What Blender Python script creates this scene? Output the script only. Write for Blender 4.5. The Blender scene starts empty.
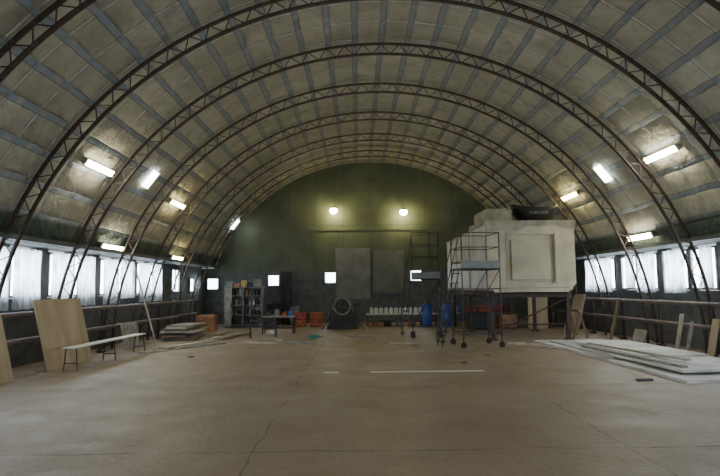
import bpy, bmesh, math, random
from mathutils import Vector, Matrix, Euler
random.seed(4)
S = bpy.context.scene
COL = S.collection

# ---------------------------------------------------------------- materials
def nt(name):
    m = bpy.data.materials.new(name); m.use_nodes = True
    t = m.node_tree
    return m, t, t.nodes.get("Principled BSDF")

def M(name, c, rough=.8, metal=0, var=.3, scale=5, bump=.15, alt=None, stretch=(1,1,1), lo=.35, hi=.65):
    m, t, b = nt(name)
    tc = t.nodes.new("ShaderNodeTexCoord"); mp = t.nodes.new("ShaderNodeMapping")
    mp.inputs['Scale'].default_value = stretch
    t.links.new(tc.outputs['Object'], mp.inputs[0])
    n = t.nodes.new("ShaderNodeTexNoise"); n.inputs['Scale'].default_value = scale; n.inputs['Detail'].default_value = 6
    t.links.new(mp.outputs[0], n.inputs['Vector'])
    r = t.nodes.new("ShaderNodeValToRGB")
    a = alt if alt else tuple(x*(1-var) for x in c)
    r.color_ramp.elements[0].position = lo; r.color_ramp.elements[0].color = (*a, 1)
    r.color_ramp.elements[1].position = hi; r.color_ramp.elements[1].color = (*c, 1)
    t.links.new(n.outputs['Fac'], r.inputs[0]); t.links.new(r.outputs[0], b.inputs['Base Color'])
    b.inputs['Roughness'].default_value = rough; b.inputs['Metallic'].default_value = metal
    if bump:
        bp = t.nodes.new("ShaderNodeBump"); bp.inputs['Strength'].default_value = bump; bp.inputs['Distance'].default_value = .02
        t.links.new(n.outputs['Fac'], bp.inputs['Height']); t.links.new(bp.outputs[0], b.inputs['Normal'])
    return m

def EM(name, c, s):
    m, t, b = nt(name)
    b.inputs['Base Color'].default_value = (.8, .8, .8, 1)
    b.inputs['Emission Color'].default_value = (*c, 1); b.inputs['Emission Strength'].default_value = s
    return m

class G:   # tiny math-node helper
    def __init__(s, t): s.t = t
    def m(s, op, a, b=None, c=None):
        n = s.t.nodes.new("ShaderNodeMath"); n.operation = op
        for i, v in enumerate((a, b, c)):
            if v is None: continue
            if isinstance(v, (int, float)): n.inputs[i].default_value = v
            else: s.t.links.new(v, n.inputs[i])
        return n.outputs[0]
    def stripe(s, c, period, width, off=0.):
        f = s.m('FRACT', s.m('DIVIDE', s.m('ADD', c, off), period))
        return s.m('LESS_THAN', f, width/period)
    def mix(s, fac, a, b):
        n = s.t.nodes.new("ShaderNodeMix"); n.data_type = 'RGBA'
        for i, v in ((0, fac), (6, a), (7, b)):
            if isinstance(v, tuple): n.inputs[i].default_value = (*v, 1)
            elif isinstance(v, (int, float)): n.inputs[i].default_value = v
            else: s.t.links.new(v, n.inputs[i])
        return n.outputs[2]
    def noise(s, vec, scale, detail=5):
        n = s.t.nodes.new("ShaderNodeTexNoise"); n.inputs['Scale'].default_value = scale; n.inputs['Detail'].default_value = detail
        s.t.links.new(vec, n.inputs['Vector']); return n.outputs['Fac']
    def ramp(s, f, p0, p1):
        n = s.t.nodes.new("ShaderNodeMapRange"); n.inputs[1].default_value = p0; n.inputs[2].default_value = p1
        s.t.links.new(f, n.inputs[0]); return n.outputs[0]
    def bump(s, h, b, st=.4, d=.03):
        bp = s.t.nodes.new("ShaderNodeBump"); bp.inputs['Strength'].default_value = st; bp.inputs['Distance'].default_value = d
        s.t.links.new(h, bp.inputs['Height']); s.t.links.new(bp.outputs[0], b.inputs['Normal'])

def ceiling_mat():
    m, t, b = nt("quilted_insulation"); g = G(t)
    uv = t.nodes.new("ShaderNodeUVMap"); uv.uv_map = "UVMap"
    sx = t.nodes.new("ShaderNodeSeparateXYZ"); t.links.new(uv.outputs[0], sx.inputs[0])
    geo = t.nodes.new("ShaderNodeNewGeometry"); sp = t.nodes.new("ShaderNodeSeparateXYZ"); t.links.new(geo.outputs['Position'], sp.inputs[0])
    z = sp.outputs[2]; P = geo.outputs['Position']
    n1 = g.noise(P, .7); n2 = g.noise(P, 5); n3 = g.noise(P, 1.6, 9)
    wob = g.m('MULTIPLY', g.m('SUBTRACT', n3, .5), .08)
    u, v = g.m('ADD', sx.outputs[0], wob), g.m('ADD', sx.outputs[1], wob)
    c = g.mix(g.ramp(n1, .35, .65), (.35, .33, .245), (.46, .44, .35))
    c = g.mix(g.m('MULTIPLY', g.ramp(n2, .45, .75), .35), c, (.22, .205, .155))
    c = g.mix(g.m('MULTIPLY', g.ramp(n3, .52, .7), .5), c, (.19, .18, .135))
    wn = t.nodes.new("ShaderNodeTexWhiteNoise"); wn.noise_dimensions = '2D'
    cb = t.nodes.new("ShaderNodeCombineXYZ")
    t.links.new(g.m('FLOOR', g.m('DIVIDE', u, .62)), cb.inputs[0]); t.links.new(g.m('FLOOR', g.m('DIVIDE', v, 1.25)), cb.inputs[1])
    t.links.new(cb.outputs[0], wn.inputs['Vector'])
    c = g.mix(g.m('MULTIPLY', wn.outputs['Value'], .35), c, (.22, .215, .18))
    sd = g.stripe(v, .8333, .02, -.055); seam = g.stripe(v, .8333, .055)
    c = g.mix(g.m('MULTIPLY', sd, .55), c, (.09, .08, .07))
    c = g.mix(g.m('MULTIPLY', seam, g.ramp(n2, .35, .6)), c, (.5, .52, .49))
    rib = g.stripe(u, .62, .12); ribd = g.stripe(u, .62, .02, -.12)
    c = g.mix(g.m('MULTIPLY', rib, g.ramp(n2, .2, .5)), c, (.21, .25, .28))
    c = g.mix(g.m('MULTIPLY', ribd, .7), c, (.08, .075, .07))
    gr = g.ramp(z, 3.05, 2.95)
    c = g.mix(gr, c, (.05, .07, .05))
    t.links.new(c, b.inputs['Base Color']); b.inputs['Roughness'].default_value = .65
    pu = g.m('ABSOLUTE', g.m('SINE', g.m('MULTIPLY', u, math.pi/.62))); pv = g.m('ABSOLUTE', g.m('SINE', g.m('MULTIPLY', v, math.pi/.8333)))
    h = g.m('ADD', g.m('POWER', g.m('MULTIPLY', pu, pv), .45), g.m('MULTIPLY', n2, .9))
    g.bump(h, b, 1.0, .1)
    return m

def floor_mat():
    m, t, b = nt("dusty_concrete"); g = G(t)
    geo = t.nodes.new("ShaderNodeNewGeometry"); P = geo.outputs['Position']
    sp = t.nodes.new("ShaderNodeSeparateXYZ"); t.links.new(P, sp.inputs[0]); x, y = sp.outputs[0], sp.outputs[1]
    n1 = g.noise(P, .35, 6); n2 = g.noise(P, 1.8, 10); n3 = g.noise(P, 14, 8); n4 = g.noise(P, .9, 9); n5 = g.noise(P, 45, 4)
    c = g.mix(g.ramp(n1, .35, .65), (.245, .175, .108), (.315, .235, .15))
    c = g.mix(g.m('MULTIPLY', g.ramp(n2, .45, .7), .4), c, (.36, .285, .20))
    c = g.mix(g.m('MULTIPLY', g.ramp(n4, .5, .68), .4), c, (.18, .127, .08))
    c = g.mix(g.m('MULTIPLY', g.ramp(n3, .5, .7), .4), c, (.15, .108, .073))
    c = g.mix(g.m('MULTIPLY', g.ramp(n5, .6, .7), .35), c, (.42, .35, .27))
    w = g.m('MULTIPLY', g.m('SUBTRACT', g.noise(P, 1.2, 8), .5), .22)
    j1 = g.stripe(g.m('ADD', x, w), 3.6, .02, 1.62); j2 = g.stripe(g.m('ADD', y, w), 3.4, .03, 1.4)
    j = g.m('MULTIPLY', g.m('MAXIMUM', j1, j2), g.ramp(n2, .35, .52))
    c = g.mix(g.m('MULTIPLY', j, .65), c, (.07, .052, .04))
    t.links.new(c, b.inputs['Base Color'])
    t.links.new(g.m('ADD', g.m('MULTIPLY', n2, .6), .25), b.inputs['Roughness'])
    g.bump(g.m('SUBTRACT', g.m('ADD', n2, g.m('MULTIPLY', n3, .5)), g.m('MULTIPLY', j, .5)), b, .4, .03)
    return m

def wall_mat(name, lo, hi, zsplit, period=.9, axis=0, hz=1.6):
    m, t, b = nt(name); g = G(t)
    geo = t.nodes.new("ShaderNodeNewGeometry"); P = geo.outputs['Position']
    sp = t.nodes.new("ShaderNodeSeparateXYZ"); t.links.new(P, sp.inputs[0])
    a, z = sp.outputs[axis], sp.outputs[2]
    n1 = g.noise(P, .8); n2 = g.noise(P, 4)
    cl = g.mix(g.ramp(n2, .4, .7), lo, tuple(q*.6 for q in lo))
    ch = g.mix(g.ramp(n1, .35, .7), hi, tuple(q*.55 for q in hi))
    zz = g.m('ADD', z, g.m('MULTIPLY', g.m('SUBTRACT', n1, .5), .5))
    c = g.mix(g.ramp(zz, zsplit-.12, zsplit+.12), cl, ch)
    s = g.m('MAXIMUM', g.stripe(a, period, .03), g.stripe(z, hz, .035, .4))
    c = g.mix(g.m('MULTIPLY', s, .5), c, tuple(q*.35 for q in lo))
    t.links.new(c, b.inputs['Base Color']); b.inputs['Roughness'].default_value = .6
    g.bump(g.m('SUBTRACT', n2, s), b, .4, .02)
    return m

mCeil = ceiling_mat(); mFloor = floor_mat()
mBack = wall_mat("green_painted_sheet", (.135, .15, .15), (.135, .16, .095), 2.35, 1.25, 0)
mSide = wall_mat("dark_sheathing", (.13, .135, .135), (.08, .1, .085), 2.5, .62, 1, 3)
mSteel = M("rusty_dark_steel", (.075, .048, .04), .6, .2, .5, 8)
mScaf = M("scaffold_steel", (.05, .05, .058), .5, .4, .4, 8)
mPipe = M("brown_pipe_paint", (.20, .15, .13), .5, .1, .4, 4)
mPly = M("plywood", (.50, .385, .25), .7, 0, .3, 3, .1, stretch=(1, 1, .2))
mPly2 = M("pale_board", (.54, .48, .38), .8, 0, .35, 4, .1)
mWood = M("old_timber", (.28, .19, .12), .8, 0, .45, 4, .2, stretch=(3, 3, .5))
mGreyW = M("weathered_timber", (.36, .34, .31), .85, 0, .4, 5, .2)
mWhite = M("dirty_white_sheet", (.76, .74, .68), .7, 0, .4, 1.3, .1)
mBeige = M("stained_beige_panel", (.50, .455, .34), .65, 0, .3, 1.8, .3, alt=(.34, .295, .21), lo=.35, hi=.6)
mHatch = M("stained_beige_hatch", (.46, .42, .32), .65, 0, .3, 1.2, .6, alt=(.33, .295, .22), lo=.35, hi=.6)
mCream = M("cream_side_panel", (.58, .57, .52), .5, 0, .3, 1.2, .1)
mTarp = M("dusty_tarp", (.40, .365, .28), .8, 0, .4, 3, .3)
mBlack = M("black_rubber", (.02, .02, .022), .5, 0, .4, 6)
mDark = M("dark_paint", (.05, .05, .05), .7, 0, .4, 5)
mOrange = M("orange_plastic", (.60, .15, .05), .5, 0, .3, 6)
mRed = M("red_plastic", (.45, .05, .035), .5, 0, .3, 6)
mBlue = M("blue_plastic", (.05, .14, .48), .4, 0, .3, 4)
mBott = M("white_plastic", (.80, .80, .76), .4, 0, .15, 5, .03)
mYel = M("yellow_paint", (.65, .46, .08), .5, 0, .3, 6)
mBrownB = M("brown_cardboard", (.40, .21, .11), .8, 0, .3, 4)
mGreyM = M("grey_metal", (.22, .23, .23), .5, .2, .3, 4)
mHouse = M("white_lamp_housing", (.5, .5, .46), .5, 0, .2, 4)
mGreen = M("green_tool_plastic", (.05, .28, .2), .5, 0, .3, 9)
mFrame = M("white_window_frame", (.30, .31, .32), .6, 0, .4, 5)
mGlass = EM("daylight_frosted_glass", (.76, .89, 1), 14)
mTube = EM("fluorescent_tube", (1, .94, .68), 55)
mTubeY = EM("warm_fluorescent_tube", (1, .84, .38), 46)
mSky = EM("skylight_frosted_panel", (.9, .97, 1), 14)
mLamp = EM("warm_bulb", (1, .86, .45), 100)

def curtain_mat():
    m, t, b = nt("translucent_film_curtain")
    out = t.nodes.get("Material Output")
    tr = t.nodes.new("ShaderNodeBsdfTranslucent")
    tc = t.nodes.new("ShaderNodeTexCoord"); mp = t.nodes.new("ShaderNodeMapping"); mp.inputs['Scale'].default_value = (1, 1, .35)
    t.links.new(tc.outputs['Object'], mp.inputs[0])
    n = t.nodes.new("ShaderNodeTexNoise"); n.inputs['Scale'].default_value = 5
    t.links.new(mp.outputs[0], n.inputs['Vector'])
    r = t.nodes.new("ShaderNodeValToRGB"); r.color_ramp.elements[0].color = (.32, .34, .36, 1); r.color_ramp.elements[1].color = (.92, .94, .96, 1)
    r.color_ramp.elements[0].position = .33; r.color_ramp.elements[1].position = .58
    t.links.new(n.outputs['Fac'], r.inputs[0]); t.links.new(r.outputs[0], tr.inputs[0]); t.links.new(r.outputs[0], b.inputs['Base Color'])
    mx = t.nodes.new("ShaderNodeMixShader"); mx.inputs[0].default_value = .65
    t.links.new(b.outputs[0], mx.inputs[1]); t.links.new(tr.outputs[0], mx.inputs[2]); t.links.new(mx.outputs[0], out.inputs[0])
    return m
mCurt = curtain_mat()

# ---------------------------------------------------------------- mesh builder
class MB:
    def __init__(s): s.bm = bmesh.new()
    def box(s, c, d, rot=(0, 0, 0), bev=0):
        r = bmesh.ops.create_cube(s.bm, size=1)
        vs = r['verts']
        bmesh.ops.scale(s.bm, vec=d, verts=vs)
        if bev:
            es = list({e for v in vs for e in v.link_edges})
            q = bmesh.ops.bevel(s.bm, geom=es, offset=bev, segments=2, affect='EDGES', profile=.5)
            vs = list({v for f in q['faces'] for v in f.verts} | {v for v in vs if v.is_valid})
        mt = Matrix.Translation(c) @ Euler(rot).to_matrix().to_4x4()
        bmesh.ops.transform(s.bm, matrix=mt, verts=vs)
        return s
    def rod(s, p, q, r, seg=8):
        p, q = Vector(p), Vector(q); d = q-p
        k = bmesh.ops.create_cone(s.bm, cap_ends=True, segments=seg, radius1=r, radius2=r, depth=d.length)
        mt = Matrix.Translation((p+q)/2) @ d.to_track_quat('Z', 'Y').to_matrix().to_4x4()
        bmesh.ops.transform(s.bm, matrix=mt, verts=k['verts']); return s
    def path(s, pts, r, seg=8):
        for a, b in zip(pts[:-1], pts[1:]): s.rod(a, b, r, seg)
        return s
    def bar(s, p, q, w, h):
        p, q = Vector(p), Vector(q); d = q-p
        k = bmesh.ops.create_cube(s.bm, size=1); bmesh.ops.scale(s.bm, vec=(w, h, d.length), verts=k['verts'])
        mt = Matrix.Translation((p+q)/2) @ d.to_track_quat('Z', 'Y').to_matrix().to_4x4()
        bmesh.ops.transform(s.bm, matrix=mt, verts=k['verts']); return s
    def lathe(s, prof, c=(0, 0, 0), seg=20):
        rings = []
        for r, z in prof:
            rings.append([s.bm.verts.new((c[0]+r*math.cos(2*math.pi*i/seg), c[1]+r*math.sin(2*math.pi*i/seg), c[2]+z)) for i in range(seg)])
        for a, b in zip(rings[:-1], rings[1:]):
            for i in range(seg): s.bm.faces.new((a[i], a[(i+1) % seg], b[(i+1) % seg], b[i]))
        s.bm.faces.new(rings[0][::-1]); s.bm.faces.new(rings[-1]); return s
    def arc(s, r0, r1, y0, y1, a0=0, a1=math.pi, n=96):
        prev = None
        for i in range(n+1):
            a = a0+(a1-a0)*i/n
            cur = [s.bm.verts.new((r*math.cos(a), y, r*math.sin(a))) for r, y in ((r0, y0), (r1, y0), (r1, y1), (r0, y1))]
            if prev:
                for k in range(4): s.bm.faces.new((prev[k], prev[(k+1) % 4], cur[(k+1) % 4], cur[k]))
            else: s.bm.faces.new(cur)
            prev = cur
        s.bm.faces.new(prev[::-1]); return s
    def torus(s, c, R, r, axis='Y', n=28, k=8):
        rings = []
        for i in range(n):
            a = 2*math.pi*i/n; ring = []
            for j in range(k):
                b = 2*math.pi*j/k; x = (R+r*math.cos(b))*math.cos(a); y = (R+r*math.cos(b))*math.sin(a); z = r*math.sin(b)
                p = (x, z, y) if axis == 'Y' else ((z, x, y) if axis == 'X' else (x, y, z))
                ring.append(s.bm.verts.new(Vector(c)+Vector(p)))
            rings.append(ring)
        for i in range(n):
            A, B = rings[i], rings[(i+1) % n]
            for j in range(k): s.bm.faces.new((A[j], A[(j+1) % k], B[(j+1) % k], B[j]))
        return s
    def poly(s, pts, vec):
        vs = [s.bm.verts.new(p) for p in pts]; f = s.bm.faces.new(vs)
        e = bmesh.ops.extrude_face_region(s.bm, geom=[f])
        bmesh.ops.translate(s.bm, vec=vec, verts=[v for v in e['geom'] if isinstance(v, bmesh.types.BMVert)]); return s
    def obj(s, name, mat, parent=None, loc=(0, 0, 0), rot=(0, 0, 0), label=None, smooth=False):
        bmesh.ops.recalc_face_normals(s.bm, faces=s.bm.faces)
        me = bpy.data.meshes.new(name); s.bm.to_mesh(me); s.bm.free()
        for m in (mat if isinstance(mat, (list, tuple)) else [mat]): me.materials.append(m)
        if smooth:
            for p in me.polygons: p.use_smooth = True
        o = bpy.data.objects.new(name, me); COL.objects.link(o)
        o.location = loc; o.rotation_euler = rot
        if parent: o.parent = parent
        if label: o["label"] = label
        return o

def tag(o, label, cat, group=None):
    o["label"] = label; o["category"] = cat
    if group: o["group"] = group
    return o
def thing(name, label, cat, loc, rz=0, group=None):
    e = bpy.data.objects.new(name, None); e.empty_display_size = .2; COL.objects.link(e)
    e.location = loc; e.rotation_euler = (0, 0, rz) if not isinstance(rz, tuple) else rz
    return tag(e, label, cat, group)
def dup(o, loc, rot=None, label=None):
    c = o.copy(); COL.objects.link(c); c.location = loc
    if rot is not None: c.rotation_euler = rot
    if label: c["label"] = label
    for ch in o.children:
        d = ch.copy(); d.parent = c; COL.objects.link(d)
    return c
def struct(o): o["kind"] = "structure"; return o

# ---------------------------------------------------------------- setting
Y0, YB = -3.0, 25.0
R = 7.55; XW = 7.65; ZW = 2.5; KZ = .975
struct(MB().box((0, 11, -.1), (17, 29, .2)).obj("floor", mFloor))
a0 = math.asin(ZW/KZ/R)
def shell():
    bm = bmesh.new(); uvl = bm.loops.layers.uv.new("UVMap")
    n = 96; m = 14
    rows = []
    for i in range(n+1):
        a = a0+(math.pi-2*a0)*i/n
        rows.append([(bm.verts.new((R*math.cos(a), Y0+(YB-Y0)*j/m, KZ*R*math.sin(a))), R*a, Y0+(YB-Y0)*j/m) for j in range(m+1)])
    for i in range(n):
        for j in range(m):
            q = [rows[i][j], rows[i+1][j], rows[i+1][j+1], rows[i][j+1]]
            f = bm.faces.new([k[0] for k in q]); f.smooth = True
            for l, k in zip(f.loops, q): l[uvl].uv = (k[1], k[2]+.15)
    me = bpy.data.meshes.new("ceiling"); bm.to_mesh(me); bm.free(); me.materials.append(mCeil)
    o = bpy.data.objects.new("ceiling", me); COL.objects.link(o)
    sol = o.modifiers.new("s", 'SOLIDIFY'); sol.thickness = .12; sol.offset = -1
    return struct(o)
shell()
xe = R*math.cos(a0)
for sgn, nm in ((-1, "left"), (1, "right")):
    struct(MB().box((sgn*(XW+.1), 11, .7), (.2, 28, 1.4)).obj("wall_"+nm, mSide))
    struct(MB().box((sgn*(xe+XW)/2, 11, ZW+.06), (XW-xe+.4, 28, .1)).obj("trim_%d" % (7 if sgn < 0 else 8), mSide))
pts = [(XW, YB, 0), (XW, YB, ZW)] + [(R*math.cos(a), YB, KZ*R*math.sin(a)) for a in [a0+(math.pi-2*a0)*i/40 for i in range(41)]] + [(-XW, YB, ZW), (-XW, YB, 0)]
struct(MB().poly(pts, (0, .2, 0)).obj("wall_back", mBack))

wn = 0
def window(cx, cy, cz, w, h, side, panes=2):
    global wn; wn += 1
    b = MB()
    fw = .05
    for s_ in (-1, 1):
        b.box((0, s_*(w/2-fw/2), 0), (.08, fw, h)); b.box((0, 0, s_*(h/2-fw/2)), (.08, w, fw))
    for k in range(1, panes): b.box((0, -w/2+w*k/panes, 0), (.07, .04, h))
    nf = len(b.bm.faces); b.box((.02 if side >= 0 else -.02, 0, 0), (.02, w-fw, h-fw))
    b.bm.faces.ensure_lookup_table()
    for f in b.bm.faces[nf:]: f.material_index = 1
    o = b.obj("window_%d" % wn, [mFrame, mGlass], None, (cx, cy, cz), (0, 0, 0 if side else math.pi/2))
    return struct(o)
WZ0, WZ1 = 1.42, 2.44
curt_specs = []
for sgn in (-1, 1):
    pier = MB(); edges = [Y0]
    for y in [7.35+2.5*k for k in range(-4, 5)]:
        for k in (0, 1):
            a = y+.2+k*1.1; window(sgn*(XW+.02), a+.5, (WZ0+WZ1)/2, 1.0, WZ1-WZ0, sgn)
            edges += [a, a+1.0]
            curt_specs.append((sgn, a+.5))
    edges.append(YB)
    for a, c in zip(edges[::2], edges[1::2]):
        pier.box((sgn*(XW+.1), (a+c)/2, (1.4+ZW)/2), (.2, c-a, ZW-1.4))
    struct(pier.obj("trim_%d" % (1 if sgn < 0 else 2), mSide))
window(-XW+.03, 21.2, 1.9, .9, .9, -1, 2)
window(-XW+.03, 23.3, 1.75, .6, .6, -1, 1)
for x, z in ((-7.15, 1.8), (-4.4, 1.93), (-1.83, 2.03), (2.05, 2.08)): window(x, YB-.03, z, .55, .54, 0, 1)

def curtain(sgn, y, w, z0, z1, seed):
    rnd = random.Random(seed); bm = bmesh.new(); n, m = 28, 6; vs = []
    ph = rnd.random()*6
    for i in range(n+1):
        t = i/n; col = []
        for j in range(m+1):
            q = j/m; amp = .02+.025*(1-q)
            col.append(bm.verts.new((amp*math.sin(t*34+ph+q)+.01*math.sin(t*80), (t-.5)*w*(1-.08*math.sin(q*3)), z0+(z1-z0)*q-.03*abs(math.sin(t*9)))))
        vs.append(col)
    for i in range(n):
        for j in range(m):
            f = bm.faces.new((vs[i][j], vs[i+1][j], vs[i+1][j+1], vs[i][j+1])); f.smooth = True
    me = bpy.data.meshes.new("curtain"); bm.to_mesh(me); bm.free(); me.materials.append(mCurt)
    o = bpy.data.objects.new("curtain", me); COL.objects.link(o); o.location = (sgn*(XW-.1), y, 0)
    tag(o, "translucent white film curtain hanging over a window", "curtain", "film curtains over the windows")
for i, (sgn, y) in enumerate(curt_specs):
    if y < 9: continue
    if sgn < 0: curtain(sgn, y, 1.04, 1.2 if i % 3 else 1.34, 2.46, i)
    elif i % 3 != 0: curtain(sgn, y, 1.0, 1.36, 2.46, i)
    else: curtain(sgn, y-.25, .5, 1.5, 2.46, i)

g = MB()
for x in (-2.6, 2.6): g.box((x, YB-.02, 2.1), (.06, .04, 4.2))
g.box((0, YB-.02, 4.2), (5.3, .04, .06))
struct(g.obj("trim_3", M("green_gate_frame", (.14, .165, .10))))
struct(MB().box((-.8, YB-.03, 2.2), (1.5, .05, 2.3)).box((-1.57, YB-.04, 2.2), (.05, .06, 2.35)).box((-.03, YB-.04, 2.2), (.05, .06, 2.35)).obj("door_1", M("grey_gate_panel", (.22, .23, .21), .5, 0, .3, 2)))
struct(MB().box((.8, YB-.03, 2.3), (1.4, .04, 1.9)).obj("door_2", M("green_grey_gate_panel", (.17, .185, .15), .5, 0, .3, 2)))

# ---------------------------------------------------------------- roof trusses
RI, RO = 7.14, 7.42
e = thing("roof_truss", "arched dark rusty steel lattice truss spanning the hangar", "truss", (0, 7.35, 0), 0, "roof trusses")
MB().arc(RI, RI+.03, -.045, .045).obj("inner_chord", mSteel, e)
MB().arc(RO-.03, RO, -.045, .045).obj("outer_chord", mSteel, e)
b = MB(); N = 54
for i in range(N):
    a = math.pi*(i+.0)/N; c = math.pi*(i+.5)/N; d = math.pi*(i+1)/N
    f = lambda r, t: (r*math.cos(t), 0, r*math.sin(t))
    b.bar(f(RO-.02, a), f(RI+.02, c), .016, .016); b.bar(f(RI+.02, c), f(RO-.02, d), .016, .016)
b.obj("web_bracing", mSteel, e)
e.scale = (1, 1, KZ)
for k in range(1, 7): dup(e, (0, 7.35+2.5*k, 0))

# ---------------------------------------------------------------- lamps
def fixture(ang, y, L=1.2, warm=False):
    a = math.radians(ang); r = 7.45
    e = thing("fluorescent_lamp", "long fluorescent lamp fixture glowing %s fixed under the vault" % ("yellowish" if warm else "warm white"), "ceiling lamp", (r*math.cos(a), y, KZ*r*math.sin(a)), (0, math.pi/2-a-math.pi, 0), "fluorescent lamps")
    MB().box((0, 0, -.03), (.13, L, .03), bev=.008).box((0, L/2, -.005), (.14, .03, .05)).box((0, -L/2, -.005), (.14, .03, .05)).obj("housing", mHouse, e)
    for x in (-.04, .04): MB().rod((x, -L/2+.02, .015), (x, L/2-.02, .015), .027).obj("tube", mTubeY if warm else mTube, e)
for a, y, warm in ((145, 11.6, 0), (36.8, 11.6, 0), (145, 16.7, 1), (36.4, 16.8, 1), (158.6, 14.2, 0), (22.8, 14.4, 0), (158.6, 19.35, 1)):
    fixture(a, y, 1.2, warm)
for k, (a, y) in enumerate(((142.8, 14.15), (37.9, 14.3), (143, 24.2))):
    aa = math.radians(a)
    struct(MB().box((0, 0, 0), (.5, .34, .04)).obj("window_%d" % (50+k), mSky, None, (7.5*math.cos(aa), y, KZ*7.5*math.sin(aa)), (0, math.pi/2-aa, 0)))

for x, z in ((-1.65, 5.05), (1.5, 4.95)):
    e = thing("pendant_lamp", "round glowing warm lamp on a bracket of the green end wall", "lamp", (x, 24.5, z), 0, "round lamps")
    MB().lathe([(.02, .16), (.12, .14), (.14, .08), (.13, .07)], seg=20).rod((0, 0, .14), (0, .45, .3), .02).obj("lamp_shade", mDark, e)
    MB().lathe([(.02, -.17), (.1, -.14), (.16, -.06), (.17, 0), (.15, .05), (.1, .08)], seg=20).obj("bulb", mLamp, e, smooth=True)

# ---------------------------------------------------------------- heating pipes
for sgn in (-1, 1):
    e = thing("heating_pipe_rail", "two long brown heating pipes on posts along the side wall", "pipe", (sgn*7.0, 0, 0), 0)
    for z, r in ((1.12, .045), (.62, .045)):
        MB().rod((0, 5, z), (0, 22, z), r, 10).obj("pipe", mPipe, e)
    for y in range(6, 23, 2): MB().box((.07*sgn, y, .6), (.06, .06, 1.2)).box((.05*sgn, y, .03), (.16, .16, .06)).obj("post", mSteel, e)

# ---------------------------------------------------------------- left side
def lean(name, label, cat, base, size, tilt, rz, mat, th=.02):
    b = MB().box((0, 0, size[1]/2), (th, size[0], size[1]))
    o = b.obj(name, mat, None, base, (0, tilt, rz)); return tag(o, label, cat)
lean("plywood_sheet", "wide tan plywood sheet leaning on the wall pipes", "board", (-6.62, 11.75, 0), (1.9, 1.42), -.24, .03, mPly, .03)
lean("plywood_sheet", "brown plywood offcut leaning on the wall pipes", "board", (-6.6, 9.3, 0), (.9, 1.2), -.24, 0, mPly, .03)
lean("timber_plank", "long pale plank leaning against the side wall", "plank", (-6.4, 16.0, 0), (.14, 2.3), -.27, .3, mPly2, .04)
lean("plywood_sheet", "weathered board leaning low against the pipes", "board", (-6.66, 15.0, 0), (1.0, .7), -.2, 0, mGreyW, .03)

e = thing("bench", "narrow pale bench with thin metal legs", "bench", (-6.15, 12.45, 0), -.02)
MB().box((0, 0, .45), (.26, 3.4, .025), bev=.006).obj("seat", mWhite, e)
for y in (-1.6, 0, 1.6):
    MB().rod((-.1, y, .44), (-.14, y, 0), .012).rod((.1, y, .44), (.14, y, 0), .012).rod((-.12, y, .15), (.12, y, .15), .01).obj("leg", mDark, e)

def planks(spec, label, group):
    for (x, y, z, L, w, rz, mt) in spec:
        o = MB().box((0, 0, .02), (w, L, .04), bev=.004).obj("timber_plank", mt, None, (x, y, z), (0, 0, rz)); tag(o, label, "plank", group)
planks([(-5.45, 15.4, 0, 2.0, .25, -.4, mPly2), (-4.95, 15.3, .0, 1.8, .2, -.55, mGreyW), (-5.2, 15.4, .04, 2.2, .22, -.45, mPly2), (-4.85, 17.9, 0, 3, .22, -.15, mPly2), (-4.7, 17.9, .04, 2.6, .18, -.25, mGreyW), (-5.25, 18.0, 0, 2.6, .2, 0, mPly2), (-5.1, 17.9, .08, 2.9, .1, -.1, mWood), (-5.75, 14.0, 0, .7, .14, -.9, mPly2)],
       "pale sawn plank lying on the floor in a loose pile", "planks on the floor")
for k in range(8):
    o = MB().box((0, 0, .025), (.9+.25*math.sin(k*5), 1.7+.5*math.cos(k*3), .05)).obj("timber_board", [mPly2, mGreyW, mWood][k % 3], None, (-6.3+.08*math.sin(k*2), 18.2+.2*math.cos(k*2), .055*k), (0, 0, .1*math.cos(k*3)))
    tag(o, "wooden board in a low untidy stack", "board", "stacked boards")
e = thing("drawer_chest", "low orange-brown wooden chest with drawers", "chest of drawers", (-6.3, 20.9, 0))
MB().box((0, 0, .3), (.7, .5, .6), bev=.01).obj("body", mBrownB, e)
for k in range(3):
    d = MB().box((0, -.26, .11+.19*k), (.62, .03, .16), bev=.005).obj("drawer", mBrownB, e)
    MB().rod((-.08, -.3, .11+.19*k), (.08, -.3, .11+.19*k), .012).obj("handle", mDark, d)
e = thing("shelf_cabinet", "dark grey open cabinet with crammed shelves and stuff on top", "cabinet", (-5.3, 22.9, 0))
b = MB()
for x in (-.75, 0, .75): b.box((x, 0, .82), (.05, .5, 1.64))
b.box((0, .24, .82), (1.5, .02, 1.64)).box((0, 0, 1.62), (1.6, .55, .05))
b.obj("frame", mGreyM, e)
for z in (.08, .5, .9, 1.28): MB().box((0, 0, z), (1.45, .46, .03)).obj("shelf", mGreyM, e)
d = MB().box((-.6, -.265, .82), (.28, .02, 1.56), bev=.004).obj("door", mGreyW, e)
MB().rod((-.5, -.29, .8), (-.5, -.29, .95), .01).obj("handle", mDark, d)
k = 0
for z in (.095, .515, .915, 1.295):
    for x in (-.62, -.45, -.28, -.11, .12, .27, .42, .57):
        k += 1; h = .14+.18*random.random(); w = .11+.03*random.random()
        mt = random.choice([mDark, mGreyM, mBrownB, mGreyW, mBlack, mDark, mDark, mWood])
        if k % 3: o = MB().box((0, 0, h/2), (w, .2, h), bev=.01).box((0, 0, h+.005), (w*.6, .1, .01)).obj("storage_box", mt)
        else: o = MB().lathe([(w*.45, 0), (w*.45, h*.85), (w*.3, h*.95), (w*.3, h)], seg=14).obj("paint_can", mt)
        o.location = (-5.3+x, 22.9-.08, z); tag(o, "small workshop container on a shelf", "container", "things on the shelves")
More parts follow.
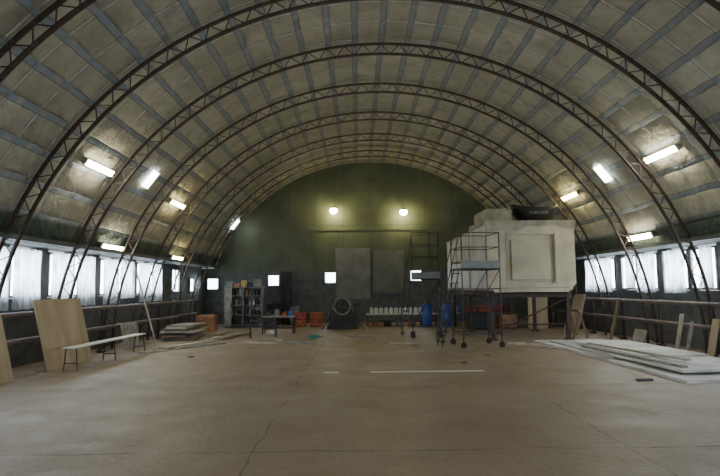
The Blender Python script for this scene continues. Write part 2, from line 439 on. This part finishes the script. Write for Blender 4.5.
for x, w, h, mt in ((-.6, .3, .22, mGreyM), (-.28, .26, .15, mBrownB), (-.02, .18, .26, mYel), (.24, .25, .18, mDark), (.55, .28, .3, mGreyW)):
    o = MB().box((0, 0, h/2), (w, .3, h), bev=.015).box((0, 0, h), (w*.5, .05, .02)).obj("tool_case", mt, None, (-5.3+x, 22.9, 1.645)); tag(o, "small tool case piled on top of the cabinet", "box")
def table(name, label, loc, w, d, h, mt, ml, rz=0, cat="table"):
    e = thing(name, label, cat, loc, rz)
    MB().box((0, 0, h-.025), (w, d, .05), bev=.008).obj("table_top", mt, e)
    for x in (-1, 1):
        for y in (-1, 1): MB().box((x*(w/2-.05), y*(d/2-.05), (h-.05)/2), (.04, .04, h-.05)).obj("leg", ml, e)
    for y in (-1, 1): MB().box((0, y*(d/2-.05), .2), (w-.1, .03, .03)).obj("stretcher", ml, e)
    return e
table("workbench", "cluttered low workbench with thin metal legs", (-3.35, 19.3, 0), 1.15, .6, .62, mGreyW, mScaf)
for x, h, mt in ((-.35, .14, mDark), (-.05, .2, mGreyM), (.2, .1, mOrange), (.42, .16, mBlue)):
    o = MB().box((0, 0, h/2), (.16, .2, h), bev=.02).rod((-.05, 0, h), (.05, 0, h+.04), .015).obj("power_tool", mt, None, (-3.35+x, 19.25, .62)); tag(o, "small power tool on the workbench", "tool", "tools on the workbench")
e = thing("sawhorse", "dark steel sawhorse on the floor", "sawhorse", (-3.6, 17.6, 0), .3)
MB().box((0, 0, .55), (.9, .07, .07)).obj("beam", mScaf, e)
for x in (-.4, .4):
    for y in (-.2, .2): MB().rod((x, 0, .54), (x, y, 0), .016).obj("leg", mScaf, e)
e = thing("locker", "tall narrow black locker by the end wall", "locker", (-3.75, 24.3, 0))
MB().box((0, 0, 1.15), (.42, .4, 2.3), bev=.01).obj("body", mBlack, e)
d = MB().box((0, -.21, 1.15), (.38, .02, 2.2)).obj("door", mDark, e); MB().rod((.12, -.24, 1.1), (.12, -.24, 1.3), .012).obj("handle", mGreyM, d)
def crate(loc, mt, label, w=.5, d=.35, h=.28, rz=0):
    e = thing("crate", label, "crate", loc, rz)
    b = MB(); b.box((0, 0, .015), (w, d, .03))
    for s_ in (-1, 1): b.box((s_*(w/2-.012), 0, h/2), (.024, d, h)).box((0, s_*(d/2-.012), h/2), (w, .024, h))
    b.box((0, 0, h-.02), (w+.04, d+.04, .03))
    b.obj("body", mt, e)
    for s_ in (-1, 1): MB().box((s_*w*.25, -d/2-.01, h*.6), (.1, .02, .05)).obj("handle", mDark, e)
crate((-2.95, 22.6, 0), mOrange, "orange plastic crate stacked near the end wall"); crate((-2.95, 22.6, .29), mRed, "red plastic crate on top of an orange one")
crate((-2.3, 22.8, 0), mOrange, "orange plastic crate near the end wall"); crate((-2.3, 22.8, .29), mOrange, "orange plastic crate near the end wall")
crate((-4.1, 22.3, 0), mDark, "dark crate on the floor by the cabinet", .5, .4, .5)
crate((-4.25, 23.9, 0), mDark, "large dark chest against the end wall", .5, .5, .9)
crate((-3.3, 23.8, 0), mGreyM, "grey chest against the end wall", .4, .4, .8)
e = thing("hose_rack", "black A-shaped rack with a thin pale hoop of hose", "rack", (-1.2, 21.2, 0))
MB().poly([(-.6, -.15, 0), (.65, -.15, 0), (.3, -.02, .75), (-.2, 0, .85)], (0, .2, 0)).obj("cover", mDark, e)
MB().rod((-.75, -.25, 0), (-.05, 0, 1.2), .022).rod((.8, -.25, 0), (.0, 0, 1.2), .022).rod((0, .4, 0), (0, 0, 1.2), .022).obj("frame", mScaf, e)
MB().torus((0.0, -.3, .88), .33, .022).torus((.01, -.3, .87), .29, .015).obj("hose", mGreyW, e)
for k, (x, h, ty) in enumerate(((-.6, 1.3, .08), (-.3, 1.1, -.1), (.35, 1.2, -.15), (.65, .95, -.25), (1.0, 1.05, .1))):
    o = MB().rod((0, 0, 0), (0, 0, h), .02).rod((0, 0, h-.02), (.12, 0, h), .02).obj("steel_rod", mScaf if k % 2 else mPipe, None, (-1.2+x, 21.85+.1*(k % 2), 0), (-.1, ty, 0)); tag(o, "thin dark steel rod leaning in a bundle", "rod", "leaning rods")
table("low_counter", "long low pale counter along the end wall", (1.2, 22.6, 0), 2.9, .5, .5, mWhite, mDark)
table("low_counter", "long low counter continuing along the end wall", (4.4, 22.9, 0), 2.6, .5, .5, mGreyW, mDark)
def canister(loc, mt, label, h=.28, r=.08, group=None, name="canister"):
    e = thing(name, label, "bottle", loc, 0, group)
    MB().lathe([(r*.95, 0), (r, .02), (r, h*.7), (r*.4, h*.88), (r*.35, h*.92)], seg=14).obj("body", mt, e, smooth=True)
    MB().lathe([(r*.42, h*.9), (r*.42, h)], seg=12).obj("cap", mBlue if mt is mBott else mDark, e)
    return e
c0 = canister((-.05, 22.5, .5), mBott, "white plastic canister standing in a row on the counter", group="white canisters")
for k in range(1, 13): dup(c0, (-.05+.2*k, 22.5+.03*math.sin(k*2), .5))
for k in range(5):
    o = MB().box((0, 0, .1), (.32, .28, .2), bev=.02).box((0, 0, .2), (.2, .02, .01)).obj("cardboard_box", [mBrownB, mDark, mGreyM][k % 3], None, (.1+.5*k, 22.62, .01)); tag(o, "small box stowed under the low counter", "box", "boxes under the counter")
e = thing("barrel", "small blue plastic barrel near the scaffold", "barrel", (2.95, 22.0, 0))
MB().lathe([(.16, 0), (.2, .05), (.2, .3), (.215, .33), (.2, .36), (.2, .65), (.215, .68), (.2, .71), (.19, .86), (.16, .9)], seg=24).obj("body", mBlue, e, smooth=True)
MB().lathe([(.17, .89), (.17, .93)], seg=20).obj("lid", mDark, e)
dup(e, (2.15, 22.0, 0))
crate((4.0, 22.8, .5), mRed, "red crate on the counter under the box body"); crate((4.6, 22.8, .5), mOrange, "orange crate on the counter under the box body"); crate((5.2, 22.8, .5), mRed, "red crate on the counter under the box body")
for k, x in enumerate((3.2, 3.4, 3.6)): canister((x, 22.8, .5), [mBlue, mBott, mBlue][k], "plastic canister on the counter under the box body", .35, .08)
crate((3.9, 20.6, 0), mDark, "dark chest standing under the raised box body", .9, .6, .6); crate((5.0, 20.9, 0), mBrownB, "brown chest standing under the raised box body", .7, .5, .5)

# ---------------------------------------------------------------- mobile scaffolds
def scaffold(loc, w, d, h, rz, label, side=-1, run=.75, deck=2.0):
    e = thing("mobile_scaffold", label, "scaffold", loc, rz)
    zs = (.35, .95, 1.5, deck, h-.75, h-.38, h)
    for x in (-1, 1):
        b = MB(); X = x*w/2
        for y in (-1, 1): b.rod((X, y*d/2, .14), (X, y*d/2, h), .017)
        for z in zs: b.rod((X, -d/2, z), (X, d/2, z), .012)
        b.obj("side_frame", mScaf, e)
    for y in (-1, 1):
        MB().path([(-w/2, y*d/2, .35), (w/2, y*d/2, deck)], .011).obj("brace", mScaf, e)
        for z in (.35, deck, h-.75, h-.38, h): MB().rod((-w/2, y*d/2, z), (w/2, y*d/2, z), .012).obj("rail", mScaf, e)
    MB().box((0, 0, deck+.02), (w-.04, d-.02, .04)).obj("platform", mDark, e)
    MB().box((0, -d/2-.02, deck+.12), (w+.04, .02, .2)).obj("toe_board", mGreyM, e)
    b = MB(); X = side*w/2; D = side*run
    for y in (-.25, .25): b.bar((X+D, y, .02), (X, y, deck), .05, .018)
    for k in range(8):
        t = (k+.6)/8; b.box((X+D*(1-t), 0, deck*t), (.16, .5, .02))
    b.obj("ladder", mScaf, e)
    for y in (-.27, .27):
        MB().path([(X+D, y, .1), (X+D, y, 1.0), (X, y, h-.1)], .012).obj("handrail", mScaf, e)
    for x in (-1, 1):
        for y in (-1, 1):
            MB().torus((x*w/2, y*d/2, .08), .055, .025, 'Y', 16, 8).lathe([(.02, .1), (.03, .15)], (x*w/2, y*d/2, 0), 8).rod((x*w/2-.0, y*d/2-.03, .08), (x*w/2, y*d/2+.03, .08), .03).obj("caster", mBlack, e)
scaffold((2.52, 14.6, 0), 1.0, 1.0, 2.95, .1, "tall dark rolling scaffold with steps before the box body", -1, .5)
scaffold((1.55, 17.4, 0), .85, .8, 3.25, -.1, "tall dark rolling scaffold with steps standing apart", -1, .35, 1.8)

# ---------------------------------------------------------------- box body on stand
e = thing("truck_box_body", "large stained beige truck box body raised on a steel stand", "truck box", (4.4, 15.9, 0))
L = 7.0
MB().box((0, L/2, 2.42), (2.5, L, 2.0), bev=.06).obj("shell", mCream, e)
# front skin: picture-frame of one piece round the recessed hatch, lower corners cut off
fm = bmesh.new()
outer = [(-1.28, 3.43), (1.28, 3.43), (1.28, 1.62), (1.05, 1.38), (-1.05, 1.38), (-1.28, 1.62)]
inner = [(-.68, 3.05), (.68, 3.05), (.68, 1.72), (.6, 1.62), (-.6, 1.62), (-.68, 1.72)]
fr = {}
for yy in (-.12, .01):
    fr[yy] = ([fm.verts.new((x, yy, z)) for x, z in outer], [fm.verts.new((x, yy, z)) for x, z in inner])
n6 = 6
for i in range(n6):
    j = (i+1) % n6
    for yy in (-.12, .01): fm.faces.new((fr[yy][0][i], fr[yy][0][j], fr[yy][1][j], fr[yy][1][i]))
    for q in (0, 1): fm.faces.new((fr[-.12][q][i], fr[-.12][q][j], fr[.01][q][j], fr[.01][q][i]))
tm = MB(); tm.bm.free(); tm.bm = fm; tm.obj("front_panel", mBeige, e)
MB().box((0.0, -.02, 2.34), (1.35, .04, 1.42)).box((0, -.07, 2.3), (1.12, .06, 1.15), bev=.02).obj("hatch", mHatch, e)
b = MB(); b.box((-.70, -.13, 2.35), (.03, .02, 1.5)).box((.70, -.13, 2.35), (.03, .02, 1.5)).box((0, -.13, 1.5), (2.1, .02, .03)); b.obj("hatch_frame", mTarp, e)
bm = bmesh.new(); vs = []
for i in range(41):
    t = i/40; row = []
    for j in range(9):
        q = j/8; row.append(bm.verts.new((-1.3+t*2.62, -.15-.03*(1+math.sin(t*29+q*2))*q, 3.45-q*(.22+.08*math.sin(t*7)+.03*math.sin(t*23)))))
    vs.append(row)
for i in range(40):
    for j in range(8): bm.faces.new((vs[i][j], vs[i+1][j], vs[i+1][j+1], vs[i][j+1])).smooth = True
tm = MB(); tm.bm.free(); tm.bm = bm; tm.obj("tarp", mTarp, e)
b = MB()
for y in (2.4, 4.7): b.box((-1.262, y, 2.42), (.02, .04, 1.9))
b.box((-1.265, L/2, 3.38), (.03, L-.1, .05)).box((-1.265, L/2, 1.48), (.03, L-.1, .06)); b.obj("side_rib", mGreyW, e)
b = MB()
for x in (-1.1, 1.1): b.box((x, L/2, 1.34), (.12, L, .14))
for y in (.1, 2.2, 4.3, 6.7): b.box((0, y, 1.28), (2.4, .1, .1))
b.obj("chassis_frame", mSteel, e)
for x in (-1.1, 1.1):
    for y in (.15, 3.2): MB().box((x, y, .62), (.1, .1, 1.24)).box((x, y, .02), (.22, .22, .04)).obj("stand_leg", mSteel, e)
    MB().box((x, 6.4, .62), (.1, .1, 1.24)).box((x, 6.4, .02), (.15, .15, .04)).obj("stand_leg", mSteel, e)
MB().rod((-1.1, .15, .2), (1.1, .15, 1.2), .02).rod((-1.1, .15, .45), (1.1, .15, .45), .02).obj("brace", mSteel, e)
o = MB().box((0, 0, .2), (.8, 1.4, .4), bev=.04).box((0, 0, .41), (.7, 1.3, .04), bev=.01).obj("roof_unit", mTarp, None, (3.58, 16.85, 3.43), (0, 0, .03)); tag(o, "pale dusty raised box on the roof edge", "roof box")
o = MB().box((0, 0, .11), (1.0, 1.3, .22), bev=.03).obj("insulation_slab", mGreyW, None, (3.85, 18.5, 3.43), (0, 0, .05)); tag(o, "grey insulation slab on the box body roof", "board")
e = thing("black_tub", "rounded black rubber tub with faint pale lettering on a roof", "tub", (4.84, 16.7, 3.44))
b = MB(); rings = []
for z, w, d in ((0, .28, .24), (.04, .40, .32), (.12, .52, .40), (.24, .62, .46), (.36, .68, .49), (.44, .72, .52), (.47, .68, .48), (.42, .6, .42), (.3, .52, .36), (.1, .4, .28)):
    rings.append([b.bm.verts.new((w*math.cos(t), d*math.sin(t), z+.14*abs(math.cos(t))**3*min(1, z/.4))) for t in [2*math.pi*(i+.5)/40 for i in range(40)]])
for A, B in zip(rings[:-1], rings[1:]):
    for i in range(40): b.bm.faces.new((A[i], A[(i+1) % 40], B[(i+1) % 40], B[i]))
b.bm.faces.new(rings[0][::-1]); b.bm.faces.new(rings[-1])
b.obj("shell", mBlack, e, smooth=True)
cu = bpy.data.curves.new("lettering", 'FONT'); cu.body = "KAROOHE"; cu.size = .12; cu.align_x = 'CENTER'; cu.extrude = .004
to = bpy.data.objects.new("tmp", cu); COL.objects.link(to)
bpy.context.view_layer.update(); me = bpy.data.meshes.new_from_object(to.evaluated_get(bpy.context.evaluated_depsgraph_get())); bpy.data.objects.remove(to)
me.materials.clear(); me.materials.append(mGreyW)
for v in me.vertices:      # wrap the letters round the curved front of the tub
    v.co.z += -.5*(1-math.sqrt(max(0, 1-(v.co.x/.68)**2)))
lo = bpy.data.objects.new("lettering", me); COL.objects.link(lo); lo.parent = e; lo.location = (0, -.475, .26); lo.rotation_euler = (math.pi/2+.28, 0, 0)

# ---------------------------------------------------------------- right side
def sheet(loc, w, L, th, rz, mt, label, rx=0):
    o = MB().box((0, 0, th/2), (w, L, th)).obj("white_panel", mt, None, loc, (rx, 0, rz)); return tag(o, label, "panel", "panel pile")
sheet((5.35, 13.9, 0), 1.95, 3.2, .05, .06, mWhite, "broad dirty white sheet at the bottom of the floor pile")
sheet((5.45, 10.5, 0), 1.9, 3.4, .05, .03, mWhite, "broad dirty white sheet lying on the floor")
sheet((5.5, 13.2, .05), 1.8, 3.5, .04, .02, mCream, "broad white sheet stacked in the floor pile")
sheet((5.55, 10.8, .092), 1.7, 3.0, .04, .06, mWhite, "broad white sheet stacked in the floor pile")
sheet((5.6, 12.5, .134), 1.4, 3.0, .03, .05, mWhite, "smaller white sheet lying on the pile")
planks([(4.8, 11.2, .135, 3.4, .12, .1, mGreyW), (5.15, 11.7, .165, 3.2, .1, .16, mPly2)], "long narrow batten lying on the panel pile", "battens on the panel pile")
lean("plywood_sheet", "tan plywood sheet standing by the end wall", "board", (6.1, 20.6, 0), (.7, 1.15), .15, 1.2, mPly, .03)
lean("plywood_sheet", "tan plywood sheet leaning on the wall pipes", "board", (6.6, 18.6, 0), (.9, 1.3), .24, 0, mPly, .03)
lean("timber_plank", "brown plank leaning on the wall pipes", "plank", (6.65, 15.9, 0), (.12, 1.15), .22, 0, mWood, .04)
lean("timber_plank", "pale plank leaning on the wall pipes", "plank", (6.67, 12.7, 0), (.1, .9), .22, .1, mPly2, .04)
lean("timber_plank", "weathered plank leaning on the wall pipes", "plank", (6.67, 12.3, 0), (.09, .75), .22, -.1, mGreyW, .04)
lean("plywood_sheet", "tan plywood offcut leaning on the wall pipes", "board", (6.67, 11.5, 0), (.2, .85), .22, 0, mPly, .03)
lean("plywood_sheet", "pale board leaning low beside the pipes", "board", (6.75, 14.6, 0), (.6, .4), .3, 0, mGreyW, .03)
e = thing("sawhorse", "brown wooden sawhorse next to the panel pile", "sawhorse", (6.05, 17.0, 0), 1.5)
MB().box((0, 0, .8), (1.2, .09, .09)).obj("beam", mWood, e)
for x in (-.5, .5):
    for y in (-.2, .2): MB().bar((x, 0, .8), (x, y, 0), .06, .04).obj("leg", mWood, e)

# ---------------------------------------------------------------- floor bits
for x, L in ((-1.1, .26), (.66, 2.1)):
    o = MB().box((0, 0, .006), (L, .035, .012)).obj("marking_strip", mBott, None, (x, 10.3, 0)); tag(o, "thin white strip lying on the concrete floor", "strip", "white floor strips")
e = thing("angle_grinder", "small green power tool lying on the floor", "tool", (-1.95, 17.0, 0), .4)
MB().box((0, 0, .09), (.3, .12, .12), bev=.03).obj("body", mGreen, e); MB().lathe([(.1, .0), (.1, .02)], (.2, 0, .08), 18).obj("disc", mBlack, e)
planks([(.65, 15.3, 0, .8, .14, 1.5, mPly2), (3.9, 14.6, 0, .7, .1, 1.2, mPly2), (4.15, 13.9, 0, .4, .12, .6, mGreyW), (3.7, 15.1, 0, .5, .12, 1.6, mPly2), (-3.4, 16.0, 0, 1.1, .3, 1.4, mPly2), (-2.2, 15.9, 0, .8, .25, 1.7, mGreyW), (-3.0, 16.7, 0, .5, .1, .4, mPly2), (-.6, 17.6, 0, .6, .12, 1.1, mGreyW)], "short pale offcut lying on the floor", "offcuts on the floor")
o = MB().poly([(0, 0, 0), (.28, .05, 0), (.25, .14, 0), (.02, .1, 0)], (0, 0, .035)).obj("wood_wedge", mDark, None, (3.9, 9.0, 0)); tag(o, "small dark wedge of wood on the floor", "wood scrap")
rnd = random.Random(11)
for k in range(34):
    x, y = rnd.uniform(-4.4, 4.1), rnd.uniform(11, 20)
    if (abs(x-2.2) < 1.6 and 13.5 < y < 18.2) or (abs(x+3.4) < 1 and y > 15.2) or (x > 3.1 and 13.5 < y): continue
    s_ = rnd.uniform(.03, .08)
    o = MB().poly([(0, 0, 0), (s_*1.6, s_*.2, 0), (s_*1.3, s_, 0), (s_*.2, s_*.8, 0)], (0, 0, s_*.25)).obj("debris_chip", [mPly2, mDark, mGreyW][k % 3], None, (x, y, 0), (0, 0, rnd.uniform(0, 6))); tag(o, "small angular chip of debris on the floor", "debris", "scattered debris chips")

# ---------------------------------------------------------------- world + camera
w = bpy.data.worlds.new("sky"); S.world = w; w.use_nodes = True
bg = w.node_tree.nodes["Background"]; bg.inputs[0].default_value = (.9, .93, 1, 1); bg.inputs[1].default_value = .95
CAM = Vector((-.6, 0, 1.55)); FPX = 549.0
rot = Euler((0, 0, math.radians(-.3))).to_matrix() @ Euler((math.radians(95.2), 0, 0)).to_matrix() @ Euler((0, 0, math.radians(-.6))).to_matrix()
cd = bpy.data.cameras.new("camera"); cd.sensor_width = 36; cd.lens = FPX/720*36
co = bpy.data.objects.new("camera", cd); COL.objects.link(co); co.location = CAM; co.rotation_euler = rot.to_euler(); S.camera = co
